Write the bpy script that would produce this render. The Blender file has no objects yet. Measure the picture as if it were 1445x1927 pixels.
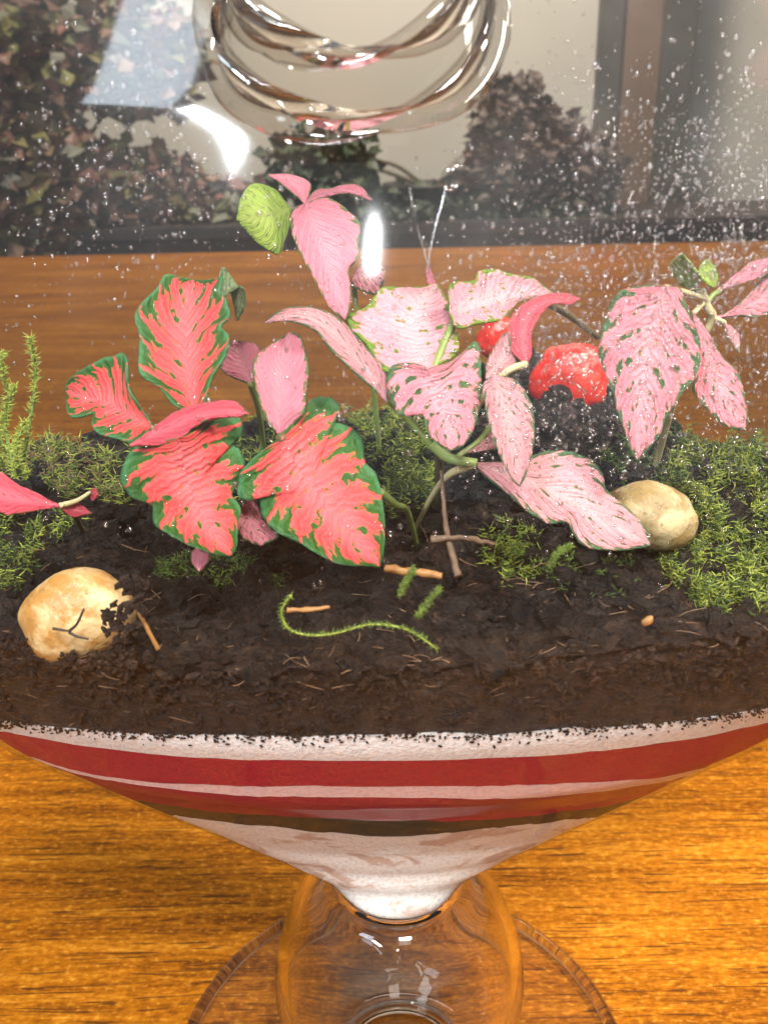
import bpy, bmesh, math, random
import numpy as np
from mathutils import Vector, Matrix, noise

random.seed(7); rng = np.random.default_rng(7)
scene = bpy.context.scene
COL = scene.collection

# ------------------------------------------------------------------ camera
PF = 1800.0                       # focal length in photo pixels (photo 1445 x 1927)
PITCH, ROLL = math.radians(23), math.radians(1.2)
CAM_H, CAM_D = 0.24, 0.18
Fv = np.array([0, math.cos(PITCH), -math.sin(PITCH)])
U0 = np.array([0, math.sin(PITCH), math.cos(PITCH)])
R0 = np.array([1.0, 0, 0])
Rv = R0 * math.cos(ROLL) - U0 * math.sin(ROLL)
Uv = U0 * math.cos(ROLL) + R0 * math.sin(ROLL)
CAM = np.array([-0.0014, -CAM_D, CAM_H])
cd = bpy.data.cameras.new('camera'); cam = bpy.data.objects.new('camera', cd); COL.objects.link(cam)
cd.sensor_fit = 'HORIZONTAL'; cd.sensor_width = 36; cd.lens = 36 * PF / 1445
cd.clip_start = 0.005; cd.clip_end = 50
cam.matrix_world = Matrix(((Rv[0], Uv[0], -Fv[0], CAM[0]), (Rv[1], Uv[1], -Fv[1], CAM[1]),
                           (Rv[2], Uv[2], -Fv[2], CAM[2]), (0, 0, 0, 1)))
cd.dof.use_dof = True; cd.dof.focus_distance = 0.195; cd.dof.aperture_fstop = 50
scene.camera = cam

# ------------------------------------------------------------------ room light
world = bpy.data.worlds.new('World'); scene.world = world; world.use_nodes = True
bg = world.node_tree.nodes['Background']
bg.inputs['Color'].default_value = (0.97, 0.97, 1.0, 1); bg.inputs['Strength'].default_value = 0.14
def area(name, loc, target, sx, sy, power, col, along=(0, 0, 1), spread=180):
    l = bpy.data.lights.new(name, 'AREA'); l.shape = 'RECTANGLE'; l.size = sx; l.size_y = sy
    l.energy = power; l.color = col; l.spread = math.radians(spread)
    o = bpy.data.objects.new(name, l); COL.objects.link(o)
    Z = (Vector(loc) - Vector(target)).normalized(); Y = Vector(along); Y = (Y - Z * Y.dot(Z)).normalized(); X = Y.cross(Z)
    o.matrix_world = Matrix(((X[0], Y[0], Z[0], loc[0]), (X[1], Y[1], Z[1], loc[1]), (X[2], Y[2], Z[2], loc[2]), (0, 0, 0, 1)))
    return o
area('ceiling_or_fill_lamp', (0.11, -0.62, 1.02), (0, -.02, 0.15), 0.22, 0.22, 0.72, (1.0, 0.94, 0.87), spread=44)
area('window_or_fill_light', (0.82, -0.20, 1.24), (0.09, 0, 0.04), 0.18, 0.18, 1.12, (1.0, 0.93, 0.84), spread=40)
area('window_or_fill_light', (-0.42, -0.81, 0.79), (-.02, -.046, 0.237), 0.05, 0.28, 2.2, (0.86, 0.93, 1.0), (.165, -.24, -.215), spread=100)
area('window_or_fill_light', (-0.03, -0.97, 0.60), (0, -.05, 0.16), 0.020, 0.055, 1.1, (0.95, 0.97, 1.0), (.12, 0, 1))  # added slit light: small glass highlight and front fill, no known window
area('window_or_fill_light', (-0.72, -0.70, 1.16), (0, -.04, 0.2), 0.34, 0.28, 1.3, (0.78, 0.89, 1.0), spread=120)
area('ceiling_or_fill_lamp', (0.1, 1.7, 1.9), (0, 2.9, 0.4), 0.5, 0.5, 36, (1.0, 0.93, 0.82))  # added fill that brightens the back wall, not a known fixture
scene.view_settings.view_transform = 'Standard'; scene.view_settings.look = 'None'
scene.view_settings.exposure = 0.6; scene.view_settings.gamma = 1
scene.render.engine = 'CYCLES'
cy = scene.cycles
cy.use_denoising = True; cy.max_bounces = 10; cy.transparent_max_bounces = 16; cy.use_adaptive_sampling = True; cy.adaptive_threshold = .02
cy.transmission_bounces = 10; cy.glossy_bounces = 5; cy.diffuse_bounces = 3; cy.sample_clamp_indirect = 4

# ------------------------------------------------------------------ geometry helpers
def proj(p):
    q = np.asarray(p, float) - CAM; d = q @ Fv
    return 722.5 + PF * (q @ Rv) / d, 963.5 - PF * (q @ Uv) / d
def ray(x, y):
    return Fv + Rv * (x - 722.5) / PF - Uv * (y - 963.5) / PF
def at(x, y, Y):
    """the point on the sight line of photo pixel (x, y) whose world depth is Y (metres)"""
    r = ray(x, y); return CAM + r * (Y - CAM[1]) / r[1]
# bowl profile: half width A(z), half depth B(z), flattened front to back (metres)
_pz = np.array([60, 60.5, 62, 64, 66, 69, 72.5, 76, 82, 90, 98, 107, 120, 140, 165, 190, 215, 240, 260, 275, 285, 290, 291]) / 1000
_pa = np.array([0, 4, 9.5, 12.5, 14, 15.5, 20, 27, 38, 51, 63, 76, 91, 106.5, 113.5, 111.5, 103.5, 89.5, 72.5, 53, 33, 13, 0]) / 1000
_zz = np.linspace(_pz[0], _pz[-1], 1200)
_aa = np.interp(_zz, _pz, _pa)
_k = np.hanning(41); _k /= _k.sum()
_as = np.convolve(np.pad(_aa, 20, mode='edge'), _k, mode='valid')
_w = np.clip(np.minimum((_zz - _zz[0]) / .006, (_zz[-1] - _zz) / .006), 0, 1)
_aa = _aa * (1 - _w) + _as * _w
def Az(z): return np.interp(z, _zz, _aa)
def Qz(z): return np.interp(z, [.060, .068, .072, .079, .088, .108, .120, .140, .165, .3], [1.0, .95, .62, .40, .34, .36, .42, .46, .50, .53])
def Bz(z): return Az(z) * Qz(z)
def shell(phi, z, k=1.0):
    return np.array([Az(z) * np.sin(phi) * k, -Bz(z) * np.cos(phi) * k, z + 0 * phi])
def shell_hit(x, y, k=1.0):
    """front intersection of a sight line with the bowl (shrunk by k)"""
    r = ray(x, y); t = np.linspace(.09, .26, 700)
    P = CAM[:, None] + r[:, None] * t
    a = np.maximum(Az(P[2]) * k, 1e-6); b = np.maximum(Bz(P[2]) * k, 1e-6)
    g = (P[0] / a) ** 2 + (P[1] / b) ** 2 - 1
    i = np.where(g < 0)[0]
    return None if len(i) == 0 else P[:, i[0]]
def fbm(x, y, z, o=4):
    return noise.fractal(Vector((x, y, z)), 1.0, 2.0, o)

def mesh_obj(name, verts, faces, mat=None, parent=None, smooth=True):
    me = bpy.data.meshes.new(name)
    me.from_pydata([tuple(map(float, v)) for v in verts], [], faces); me.update()
    if smooth: me.polygons.foreach_set('use_smooth', [True] * len(me.polygons))
    o = bpy.data.objects.new(name, me); COL.objects.link(o)
    if mat: me.materials.append(mat)
    if parent: o.parent = parent; o.matrix_parent_inverse = Matrix.Translation(-Vector(parent.location))
    return o
def empty(name, loc=(0, 0, 0)):
    o = bpy.data.objects.new(name, None); COL.objects.link(o); o.location = loc; o.empty_display_size = .01
    return o
def tag(o, label=None, cat=None, group=None, kind=None):
    if label: o['label'] = label
    if cat: o['category'] = cat
    if group: o['group'] = group
    if kind: o['kind'] = kind
    return o
def lathe(profile, n=96, closed=False):
    V = []; Fc = []; m = len(profile)
    for (r, z) in profile:
        for i in range(n):
            a = 2 * math.pi * i / n; V.append((r * math.cos(a), r * math.sin(a), z))
    for j in range(m if closed else m - 1):
        j2 = (j + 1) % m
        for i in range(n):
            i2 = (i + 1) % n
            Fc.append((j * n + i, j * n + i2, j2 * n + i2, j2 * n + i))
    return V, Fc
def smooth_path(pts, n):
    pts = np.asarray(pts, float)
    if len(pts) < 3:
        t = np.linspace(0, 1, n)[:, None]; return pts[0] * (1 - t) + pts[-1] * t
    P = np.vstack([2 * pts[0] - pts[1], pts, 2 * pts[-1] - pts[-2]])
    out = []
    seg = len(pts) - 1
    for u in np.linspace(0, seg, n):
        i = min(int(u), seg - 1); t = u - i
        p0, p1, p2, p3 = P[i], P[i + 1], P[i + 2], P[i + 3]
        out.append(.5 * ((2 * p1) + (-p0 + p2) * t + (2 * p0 - 5 * p1 + 4 * p2 - p3) * t * t + (-p0 + 3 * p1 - 3 * p2 + p3) * t ** 3))
    return np.array(out)
def tube(pts, radii, n=7, steps=None):
    """tapered tube through 3-D points; returns verts, faces"""
    steps = steps or max(6, 5 * len(pts))
    P = smooth_path(pts, steps)
    rr = np.interp(np.linspace(0, 1, steps), np.linspace(0, 1, len(radii)), radii)
    V = []; Fc = []
    up = Vector((0.3, 0.5, 0.8)).normalized()
    for i in range(steps):
        t = Vector(P[min(i + 1, steps - 1)] - P[max(i - 1, 0)]).normalized()
        s = t.cross(up)
        if s.length < 1e-4: s = t.orthogonal()
        s.normalize(); b = t.cross(s)
        for k in range(n):
            a = 2 * math.pi * k / n
            V.append(Vector(P[i]) + (s * math.cos(a) + b * math.sin(a)) * rr[i])
    for i in range(steps - 1):
        for k in range(n):
            k2 = (k + 1) % n
            Fc.append((i * n + k, i * n + k2, (i + 1) * n + k2, (i + 1) * n + k))
    V.append(Vector(P[0])); V.append(Vector(P[-1])); c0, c1 = len(V) - 2, len(V) - 1
    for k in range(n):
        k2 = (k + 1) % n
        Fc.append((c0, k2, k)); Fc.append((c1, (steps - 1) * n + k, (steps - 1) * n + k2))
    return V, Fc
def merge(parts):
    V = []; Fc = []
    for v, f in parts:
        o = len(V); V.extend(v); Fc.extend([tuple(i + o for i in q) for q in f])
    return V, Fc
def ico(sub):
    bm = bmesh.new(); bmesh.ops.create_icosphere(bm, subdivisions=sub, radius=1)
    v = [x.co.copy() for x in bm.verts]; f = [tuple(w.index for w in q.verts) for q in bm.faces]; bm.free()
    return v, f
ICO = {s: ico(s) for s in (1, 2, 3, 4)}

# ------------------------------------------------------------------ node helpers
class NT:
    def __init__(s, name):
        s.m = bpy.data.materials.new(name); s.m.use_nodes = True
        s.t = s.m.node_tree; s.n = s.t.nodes; s.n.clear()
        s.out = s.n.new('ShaderNodeOutputMaterial')
    def new(s, typ, **kw):
        nd = s.n.new(typ)
        for k, v in kw.items():
            if hasattr(nd, k): setattr(nd, k, v)
        return nd
    def link(s, a, b): s.t.links.new(a, b)
    def put(s, sock, v):
        if hasattr(v, 'is_output') or isinstance(v, bpy.types.NodeSocket): s.link(v, sock)
        else: sock.default_value = v
    def math(s, op, a, b=0.0, c=0.0, clamp=False):
        nd = s.n.new('ShaderNodeMath'); nd.operation = op; nd.use_clamp = clamp
        s.put(nd.inputs[0], a); s.put(nd.inputs[1], b); s.put(nd.inputs[2], c)
        return nd.outputs[0]
    def mix(s, fac, a, b):
        nd = s.n.new('ShaderNodeMix'); nd.data_type = 'RGBA'
        s.put(nd.inputs['Factor'], fac); s.put(nd.inputs[6], a); s.put(nd.inputs[7], b)
        return nd.outputs[2]
    def noise(s, vec, scale, detail=3, rough=.55, dist=0.0):
        nd = s.n.new('ShaderNodeTexNoise'); nd.inputs['Scale'].default_value = scale
        nd.inputs['Detail'].default_value = detail; nd.inputs['Roughness'].default_value = rough
        nd.inputs['Distortion'].default_value = dist
        if vec is not None: s.link(vec, nd.inputs['Vector'])
        return nd.outputs[0]
    def ramp(s, fac, stops):
        nd = s.n.new('ShaderNodeValToRGB'); e = nd.color_ramp.elements
        while len(e) < len(stops): e.new(.5)
        for el, (p, c) in zip(e, stops): el.position = p; el.color = c if len(c) == 4 else (*c, 1)
        s.link(fac, nd.inputs[0]); return nd.outputs[0]
    def smooth(s, x, lo, hi):
        nd = s.n.new('ShaderNodeMapRange'); nd.interpolation_type = 'SMOOTHSTEP'
        s.put(nd.inputs[0], x); s.put(nd.inputs[1], lo); s.put(nd.inputs[2], hi)
        nd.inputs[3].default_value = 0; nd.inputs[4].default_value = 1
        return nd.outputs[0]
    def obj(s): return s.n.new('ShaderNodeTexCoord').outputs['Object']
    def mapping(s, vec, scale=(1, 1, 1), rot=(0, 0, 0)):
        nd = s.n.new('ShaderNodeMapping'); nd.inputs['Scale'].default_value = scale; nd.inputs['Rotation'].default_value = rot
        s.link(vec, nd.inputs[0]); return nd.outputs[0]
    def bump(s, h, strength, dist):
        nd = s.n.new('ShaderNodeBump'); nd.inputs['Strength'].default_value = strength; nd.inputs['Distance'].default_value = dist
        s.link(h, nd.inputs['Height']); return nd.outputs[0]
    def pbsdf(s, col, rough=.5, normal=None, spec=.5, **kw):
        nd = s.n.new('ShaderNodeBsdfPrincipled'); s.put(nd.inputs['Base Color'], col); s.put(nd.inputs['Roughness'], rough)
        s.put(nd.inputs['Specular IOR Level'], spec)
        if normal is not None: s.link(normal, nd.inputs['Normal'])
        for k, v in kw.items(): s.put(nd.inputs[k], v)
        return nd.outputs[0]
    def done(s, sh): s.link(sh, s.out.inputs['Surface']); return s.m
def c4(r, g, b): return (r, g, b, 1)

def simple(name, col, rough=.5, var=.25, scale=200, bump=.3, bdist=.0005, spec=.5):
    s = NT(name); o = s.obj(); n = s.noise(o, scale, 4)
    c = s.mix(n, c4(*[x * (1 - var) for x in col]), c4(*[min(1, x * (1 + var)) for x in col]))
    return s.done(s.pbsdf(c, rough, s.bump(n, bump, bdist), spec))

def mat_wood():
    s = NT('table_wood'); o = s.obj()
    m = s.mapping(o, (1, 1, 1), (0, 0, math.radians(1.0)))
    warp = s.noise(s.mapping(m, (5, 16, 1)), 1.0, 3)
    wv = s.n.new('ShaderNodeVectorMath'); wv.operation = 'ADD'
    cmb = s.n.new('ShaderNodeCombineXYZ'); s.put(cmb.inputs[1], s.math('MULTIPLY', s.math('SUBTRACT', warp, .5), .012))
    s.link(m, wv.inputs[0]); s.link(cmb.outputs[0], wv.inputs[1]); m = wv.outputs[0]
    band = s.noise(s.mapping(m, (7, 170, 1)), 1.0, 5, .62)
    fine = s.noise(s.mapping(m, (150, 620, 1)), 1.0, 4, .65)
    big = s.noise(s.mapping(m, (4, 14, 1)), 1.0, 3)
    spk = s.noise(s.mapping(m, (420, 700, 1)), 1.0, 3, .6)
    t = s.math('ADD', s.math('MULTIPLY', band, .30), s.math('ADD', s.math('ADD', s.math('MULTIPLY', fine, .28), s.math('MULTIPLY', spk, .20)), s.math('MULTIPLY', big, .22)))
    col = s.ramp(t, [(.40, (.11, .030, .002)), (.47, (.25, .076, .003)), (.53, (.38, .128, .006)), (.61, (.58, .245, .022))])
    col = s.mix(s.math('MULTIPLY', s.smooth(spk, .55, .72), .28), col, c4(.80, .42, .07))  # bright specks of grain sheen mixed into the wood colour
    # dark pores: short dashes along the grain
    pn = s.noise(s.mapping(m, (42, 900, 1)), 1.0, 2, .5)
    pn2 = s.noise(s.mapping(m, (13, 1000, 1)), 1.0, 2, .5)
    pore = s.math('MAXIMUM', s.smooth(pn, .615, .655), s.math('MULTIPLY', s.smooth(pn2, .62, .68), .75))
    col = s.mix(s.math('MULTIPLY', pore, .82), col, c4(.07, .022, .004))
    h = s.math('SUBTRACT', s.math('ADD', fine, s.math('MULTIPLY', spk, .6)), s.math('MULTIPLY', pore, 1.5))
    return s.done(s.pbsdf(col, s.math('ADD', .45, s.math('MULTIPLY', fine, .2)), s.bump(h, .5, .0004), .07))

def mat_thin_glass(name, film=.03, tint=(.985, .985, .975), wav=.00025, ref=1.7, edge=0.0, rough=.03):
    """blown glass wall: clear, with mirror reflection growing towards grazing angles and a breath of mist"""
    s = NT(name); o = s.obj()
    w = s.noise(o, 34, 2, .5)
    nrm = s.bump(w, .5, wav)
    lw = s.n.new('ShaderNodeLayerWeight'); lw.inputs['Blend'].default_value = .5; s.link(nrm, lw.inputs['Normal'])
    f5 = s.math('POWER', lw.outputs['Facing'], 5)
    fr = s.math('MULTIPLY', s.math('ADD', .042, s.math('MULTIPLY', f5, .40)), ref, clamp=True)
    tr = s.n.new('ShaderNodeBsdfTransparent')
    s.put(tr.inputs[0], s.mix(s.math('POWER', lw.outputs['Facing'], 3), c4(*tint), c4(*[x * (1 - .12 - edge) for x in tint])))
    gl = s.n.new('ShaderNodeBsdfGlossy'); gl.inputs['Roughness'].default_value = rough; s.link(nrm, gl.inputs['Normal'])
    mx = s.n.new('ShaderNodeMixShader'); s.link(fr, mx.inputs[0]); s.link(tr.outputs[0], mx.inputs[1]); s.link(gl.outputs[0], mx.inputs[2])
    if film <= 0: return s.done(mx.outputs[0])
    df = s.n.new('ShaderNodeBsdfDiffuse'); df.inputs[0].default_value = c4(.85, .85, .85)
    fn = s.smooth(s.noise(o, 22, 4, .6), .45, .75)
    m2 = s.n.new('ShaderNodeMixShader'); sx = s.n.new('ShaderNodeSeparateXYZ'); s.link(o, sx.inputs[0])
    fz = s.math('ADD', film, s.math('MULTIPLY', s.smooth(sx.outputs[2], .18, .225), film * 4))
    s.link(s.math('MULTIPLY', s.math('ADD', .25, s.math('MULTIPLY', fn, .75)), fz), m2.inputs[0])
    s.link(mx.outputs[0], m2.inputs[1]); s.link(df.outputs[0], m2.inputs[2])
    return s.done(m2.outputs[0])
def mat_solid_glass(name, col=(1, .985, .97), bump=.0):
    s = NT(name)
    g = s.n.new('ShaderNodeBsdfGlass'); g.inputs['Color'].default_value = c4(*col); g.inputs['Roughness'].default_value = 0
    g.inputs['IOR'].default_value = 1.48
    if bump: s.link(s.bump(s.noise(s.obj(), 160, 2), .6, bump), g.inputs['Normal'])
    return s.done(g.outputs[0])
def mat_drop():
    s = NT('water_or_reflection'); lw = s.n.new('ShaderNodeLayerWeight'); lw.inputs['Blend'].default_value = .5
    f = s.math('MULTIPLY', s.math('ADD', .16, s.math('MULTIPLY', s.math('POWER', lw.outputs['Facing'], 3), .7)), 1.0, clamp=True)
    tr = s.n.new('ShaderNodeBsdfTransparent'); s.put(tr.inputs[0], s.mix(s.math('POWER', lw.outputs['Facing'], 2), c4(.96, .96, .96), c4(.5, .5, .5)))
    gl = s.n.new('ShaderNodeBsdfGlossy'); gl.inputs['Roughness'].default_value = .12
    mx = s.n.new('ShaderNodeMixShader'); s.link(f, mx.inputs[0]); s.link(tr.outputs[0], mx.inputs[1]); s.link(gl.outputs[0], mx.inputs[2])
    return s.done(mx.outputs[0])
def mat_sand(name, col, dark, patch=None):
    s = NT(name); o = s.obj()
    n = s.noise(o, 1100, 2, .8); b = s.noise(s.mapping(o, (1, 1, 2.5)), 60, 3)
    c = s.mix(s.math('MULTIPLY', s.smooth(n, .42, .66), .85), c4(*col), c4(*dark))
    c = s.mix(s.math('MULTIPLY', b, .35), c, c4(*[x * .78 for x in col]))
    if patch:
        p = s.smooth(s.noise(s.mapping(o, (1, 1, 1.6)), 75, 4, .6, .8), .53, .63)
        c = s.mix(s.math('MULTIPLY', p, .7), c, c4(*patch))
    return s.done(s.pbsdf(c, .85, s.bump(n, .6, .0004), .3))
def mat_soil(name='potting_soil', k=1.0):
    s = NT(name); o = s.obj()
    a = s.noise(s.mapping(o, (1, 1, 1.7)), 330, 5, .7, .6); f = s.noise(s.mapping(o, (1, 1, 2)), 1100, 4, .7); g = s.noise(o, 60, 3)
    t = s.math('ADD', s.math('MULTIPLY', a, .5), s.math('ADD', s.math('MULTIPLY', f, .35), s.math('MULTIPLY', g, .15)))
    c = s.ramp(t, [(.38, (.006 * k, .004 * k, .003 * k)), (.49, (.020 * k, .011 * k, .008 * k)), (.57, (.055 * k, .030 * k, .020 * k)), (.68, (.20 * k, .115 * k, .075 * k))])
    return s.done(s.pbsdf(c, s.math('ADD', .12, s.math('MULTIPLY', f, .7)), s.bump(t, 1.0, .003), .35))
def mat_leaf(name, pink, core, green, n_vein=7.0, m0=.5, m1=.32, hole=.5, edge=(.10, .25, .10), lean=.35, speck=0.0):
    s = NT(name)
    uv = s.n.new('ShaderNodeUVMap'); sp = s.n.new('ShaderNodeSeparateXYZ'); s.link(uv.outputs[0], sp.inputs[0])
    oi = s.n.new('ShaderNodeObjectInfo')
    u = sp.outputs[0]; vv = s.math('MULTIPLY', s.math('SUBTRACT', sp.outputs[1], .5), 2)
    off = s.n.new('ShaderNodeCombineXYZ'); s.put(off.inputs[2], s.math('MULTIPLY', oi.outputs['Random'], 40))
    ad = s.n.new('ShaderNodeVectorMath'); ad.operation = 'ADD'; s.link(uv.outputs[0], ad.inputs[0]); s.link(off.outputs[0], ad.inputs[1])
    P = ad.outputs[0]
    n1 = s.noise(P, 7, 3); n4 = s.noise(P, 12, 2); n2 = s.noise(P, 26, 3); n3 = s.noise(P, 90, 2)
    av = s.math('ABSOLUTE', vv); sg = s.math('MULTIPLY', s.math('GREATER_THAN', vv, 0), .45)
    ph = s.math('ADD', s.math('MULTIPLY', s.math('SUBTRACT', u, s.math('MULTIPLY', av, lean)), n_vein), sg)
    ph = s.math('ADD', ph, s.math('MULTIPLY', s.math('SUBTRACT', n1, .5), .7))
    fr = s.math('FRACT', s.math('ADD', ph, 20))
    dv = s.math('MULTIPLY', s.math('ABSOLUTE', s.math('SUBTRACT', fr, .5)), 2)      # 1 on a side vein, 0 between
    fr2 = s.math('FRACT', s.math('ADD', s.math('MULTIPLY', ph, 3), 20))
    dv2 = s.math('MULTIPLY', s.math('ABSOLUTE', s.math('SUBTRACT', fr2, .5)), 2)
    lim = s.math('ADD', m0, s.math('ADD', s.math('MULTIPLY', dv, m1), s.math('MULTIPLY', dv2, m1 * .55)))
    lim = s.math('ADD', lim, s.math('MULTIPLY', s.math('SUBTRACT', n2, .5), .35))
    tipf = s.smooth(u, .86, 1.0)
    margin = s.smooth(s.math('SUBTRACT', s.math('ADD', av, s.math('MULTIPLY', tipf, .28)), lim), -.03, .03)
    # green islands between the veins
    isl = s.math('MULTIPLY', s.smooth(s.math('SUBTRACT', 1, dv), .62, .74), s.smooth(s.math('ADD', s.math('MULTIPLY', n4, .75), s.math('MULTIPLY', n2, .25)), 0.74 - hole * .45, 0.77 - hole * .45))
    isl = s.math('MULTIPLY', isl, s.math('MULTIPLY', s.smooth(av, .10, .18), s.smooth(u, .06, .14)))
    mask = s.math('MAXIMUM', margin, isl, clamp=True)
    mid = s.math('SUBTRACT', 1, s.smooth(av, .0, .55))
    fine = s.math('MULTIPLY', s.smooth(dv2, .6, .95), .35)
    cp = s.mix(s.math('ADD', s.math('MULTIPLY', mid, .75), fine, clamp=True), c4(*pink), c4(*core))
    cp = s.mix(s.math('MULTIPLY', n3, .22), cp, c4(*[x * .75 for x in pink]))
    if speck:
        cp = s.mix(s.math('MULTIPLY', s.smooth(s.noise(P, 60, 1), .66, .70), speck), cp, c4(.16, .05, .07))
    gr = s.mix(n2, c4(*[x * .7 for x in green]), c4(*[min(1, x * 1.35) for x in green]))
    gr = s.mix(s.math('MULTIPLY', s.smooth(av, .86, 1.0), .6), gr, c4(*edge))
    rimc = s.math('MULTIPLY', s.math('MULTIPLY', mask, s.math('SUBTRACT', 1, mask)), 2.2)
    col = s.mix(mask, cp, gr); col = s.mix(rimc, col, c4(.42, .20, .03))
    h = s.math('ADD', s.math('MULTIPLY', dv, .5), s.math('ADD', s.math('MULTIPLY', dv2, .25), s.math('MULTIPLY', n3, .4)))
    nrm = s.bump(h, .7, .0012)
    pb = s.pbsdf(col, .42, nrm, .4)
    tl = s.n.new('ShaderNodeBsdfTranslucent'); s.link(col, tl.inputs[0])
    mx = s.n.new('ShaderNodeMixShader'); mx.inputs[0].default_value = .22; s.link(pb, mx.inputs[1]); s.link(tl.outputs[0], mx.inputs[2])
    return s.done(mx.outputs[0])

M = {}
M['wood'] = mat_wood()
M['bowl'] = mat_thin_glass('bowl_glass', .008, ref=1.0, rough=.065)
M['knob'] = mat_solid_glass('stem_glass')
M['lip'] = mat_solid_glass('lip_glass', bump=.0004)
M['disc'] = mat_thin_glass('foot_glass', 0, (.93, .92, .90), ref=1.9, edge=.1)
M['drop'] = mat_drop()
M['red'] = mat_leaf('red_vein_leaf', (.84, .078, .075), (.89, .19, .20), (.035, .12, .016), 7.0, .42, .40, .50, (.10, .30, .13), .24)
M['red2'] = mat_leaf('red_vein_leaf_narrow', (.80, .085, .085), (.88, .19, .20), (.05, .15, .03), 6, .62, .30, .35, (.12, .28, .12), .25)
M['pink'] = mat_leaf('pink_vein_leaf', (.82, .26, .32), (.87, .40, .45), (.05, .12, .045), 7, .76, .18, .50, (.10, .22, .10), .32, .5)
M['pale'] = mat_leaf('pale_pink_leaf', (.84, .36, .39), (.89, .53, .54), (.07, .14, .06), 8, .77, .17, .44, (.12, .24, .12), .45, .6)
M['plain'] = mat_leaf('plain_pink_leaf', (.81, .26, .33), (.85, .36, .42), (.08, .14, .04), 9, .86, .1, .12, (.14, .24, .10), .4, .6)
M['stripe'] = mat_leaf('striped_pink_leaf', (.84, .35, .41), (.89, .55, .58), (.14, .24, .02), 7, .78, .16, .40, (.22, .36, .04), .15, .4)
M['lime'] = mat_leaf('lime_leaf', (.34, .46, .08), (.46, .56, .14), (.18, .30, .04), 9, .7, .2, .5, (.30, .44, .08), .4)
M['olive'] = mat_leaf('grey_green_leaf', (.22, .30, .13), (.30, .38, .20), (.08, .15, .06), 8, .6, .2, .6, (.3, .4, .22), .4)
M['rose'] = mat_leaf('curled_rose_leaf', (.78, .10, .14), (.85, .22, .27), (.12, .12, .05), 8, .93, .1, .0, (.10, .16, .06), .4)
M['stem'] = simple('green_stem', (.20, .27, .07), .45, .3, 300)
M['stem_pale'] = simple('pale_stem', (.48, .42, .22), .45, .3, 300)
M['stem_dark'] = simple('brown_green_stem', (.10, .075, .03), .5, .3, 300)
M['twig'] = simple('dry_twig', (.12, .07, .04), .7, .7, 900)
M['twig_dark'] = simple('dark_twig', (.035, .025, .018), .7, .4, 400)
M['straw'] = simple('straw_chip', (.30, .14, .04), .6, .6, 700)
M['soil'] = mat_soil('potting_soil', .55)
M['crumb'] = mat_soil('soil_crumb', .8); M['peat'] = mat_soil('dark_peat', .30)  # peat is a darker copy of the soil material for the top lumps
M['fibre'] = simple('peat_fibre', (.15, .085, .045), .5, .7, 300)

# ------------------------------------------------------------------ the table, wall and room behind
bm = bmesh.new()
x0, x1, y0, y1, zt, th = -1.6, 1.6, -0.7, 1.62, 0.0, 0.035
bmesh.ops.create_cube(bm, size=1, matrix=Matrix.Translation(((x0 + x1) / 2, (y0 + y1) / 2, zt - th / 2)) @ Matrix.Diagonal((x1 - x0, y1 - y0, th, 1)))
bmesh.ops.bevel(bm, geom=bm.edges[:], offset=.004, segments=2, affect='EDGES')
me = bpy.data.meshes.new('table'); bm.to_mesh(me); bm.free(); me.materials.append(M['wood'])
table = bpy.data.objects.new('table', me); COL.objects.link(table)
tag(table, 'orange brown wooden table top with dark pores', 'table', kind='structure')
M['wall'] = simple('cream_wall', (.62, .57, .49), .9, .05, 6, .1, .001)
wall = mesh_obj('wall', [(-4, 2.9, -1), (4, 2.9, -1), (4, 2.9, 2.6), (-4, 2.9, 2.6)], [(0, 1, 2, 3)], M['wall'], smooth=False)
tag(wall, 'plain cream wall behind the table', 'wall', kind='structure')
M['floor'] = simple('dark_floor', (.05, .035, .025), .6, .3, 8)
flo = mesh_obj('floor', [(-4, -2, -.75), (4, -2, -.75), (4, 2.9, -.75), (-4, 2.9, -.75)], [(0, 1, 2, 3)], M['floor'], smooth=False)
tag(flo, 'dark brown floor below the table', 'floor', kind='structure')

def box(bmh, c, s, bev=0):
    g = bmesh.ops.create_cube(bmh, size=1, matrix=Matrix.Translation(c) @ Matrix.Diagonal((*s, 1)))
    if bev: bmesh.ops.bevel(bmh, geom=list({e for v in g['verts'] for e in v.link_edges}), offset=bev, segments=2, affect='EDGES')
def box_obj(name, c, s, mat, parent=None, bev=.004):
    b = bmesh.new(); box(b, (0, 0, 0), s, bev); me = bpy.data.meshes.new(name); b.to_mesh(me); b.free(); me.materials.append(mat)
    o = bpy.data.objects.new(name, me); COL.objects.link(o); o.location = c
    if parent: o.parent = parent; o.location = Vector(c) - Vector(parent.location)
    return o
M['dark_wood'] = simple('dark_furniture', (.055, .040, .036), .5, .4, 9)
M['brown_wood'] = simple('brown_post', (.20, .125, .08), .6, .25, 7)
M['grey_paint'] = simple('dark_grey_trim', (.085, .075, .06), .6, .3, 10)

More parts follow.
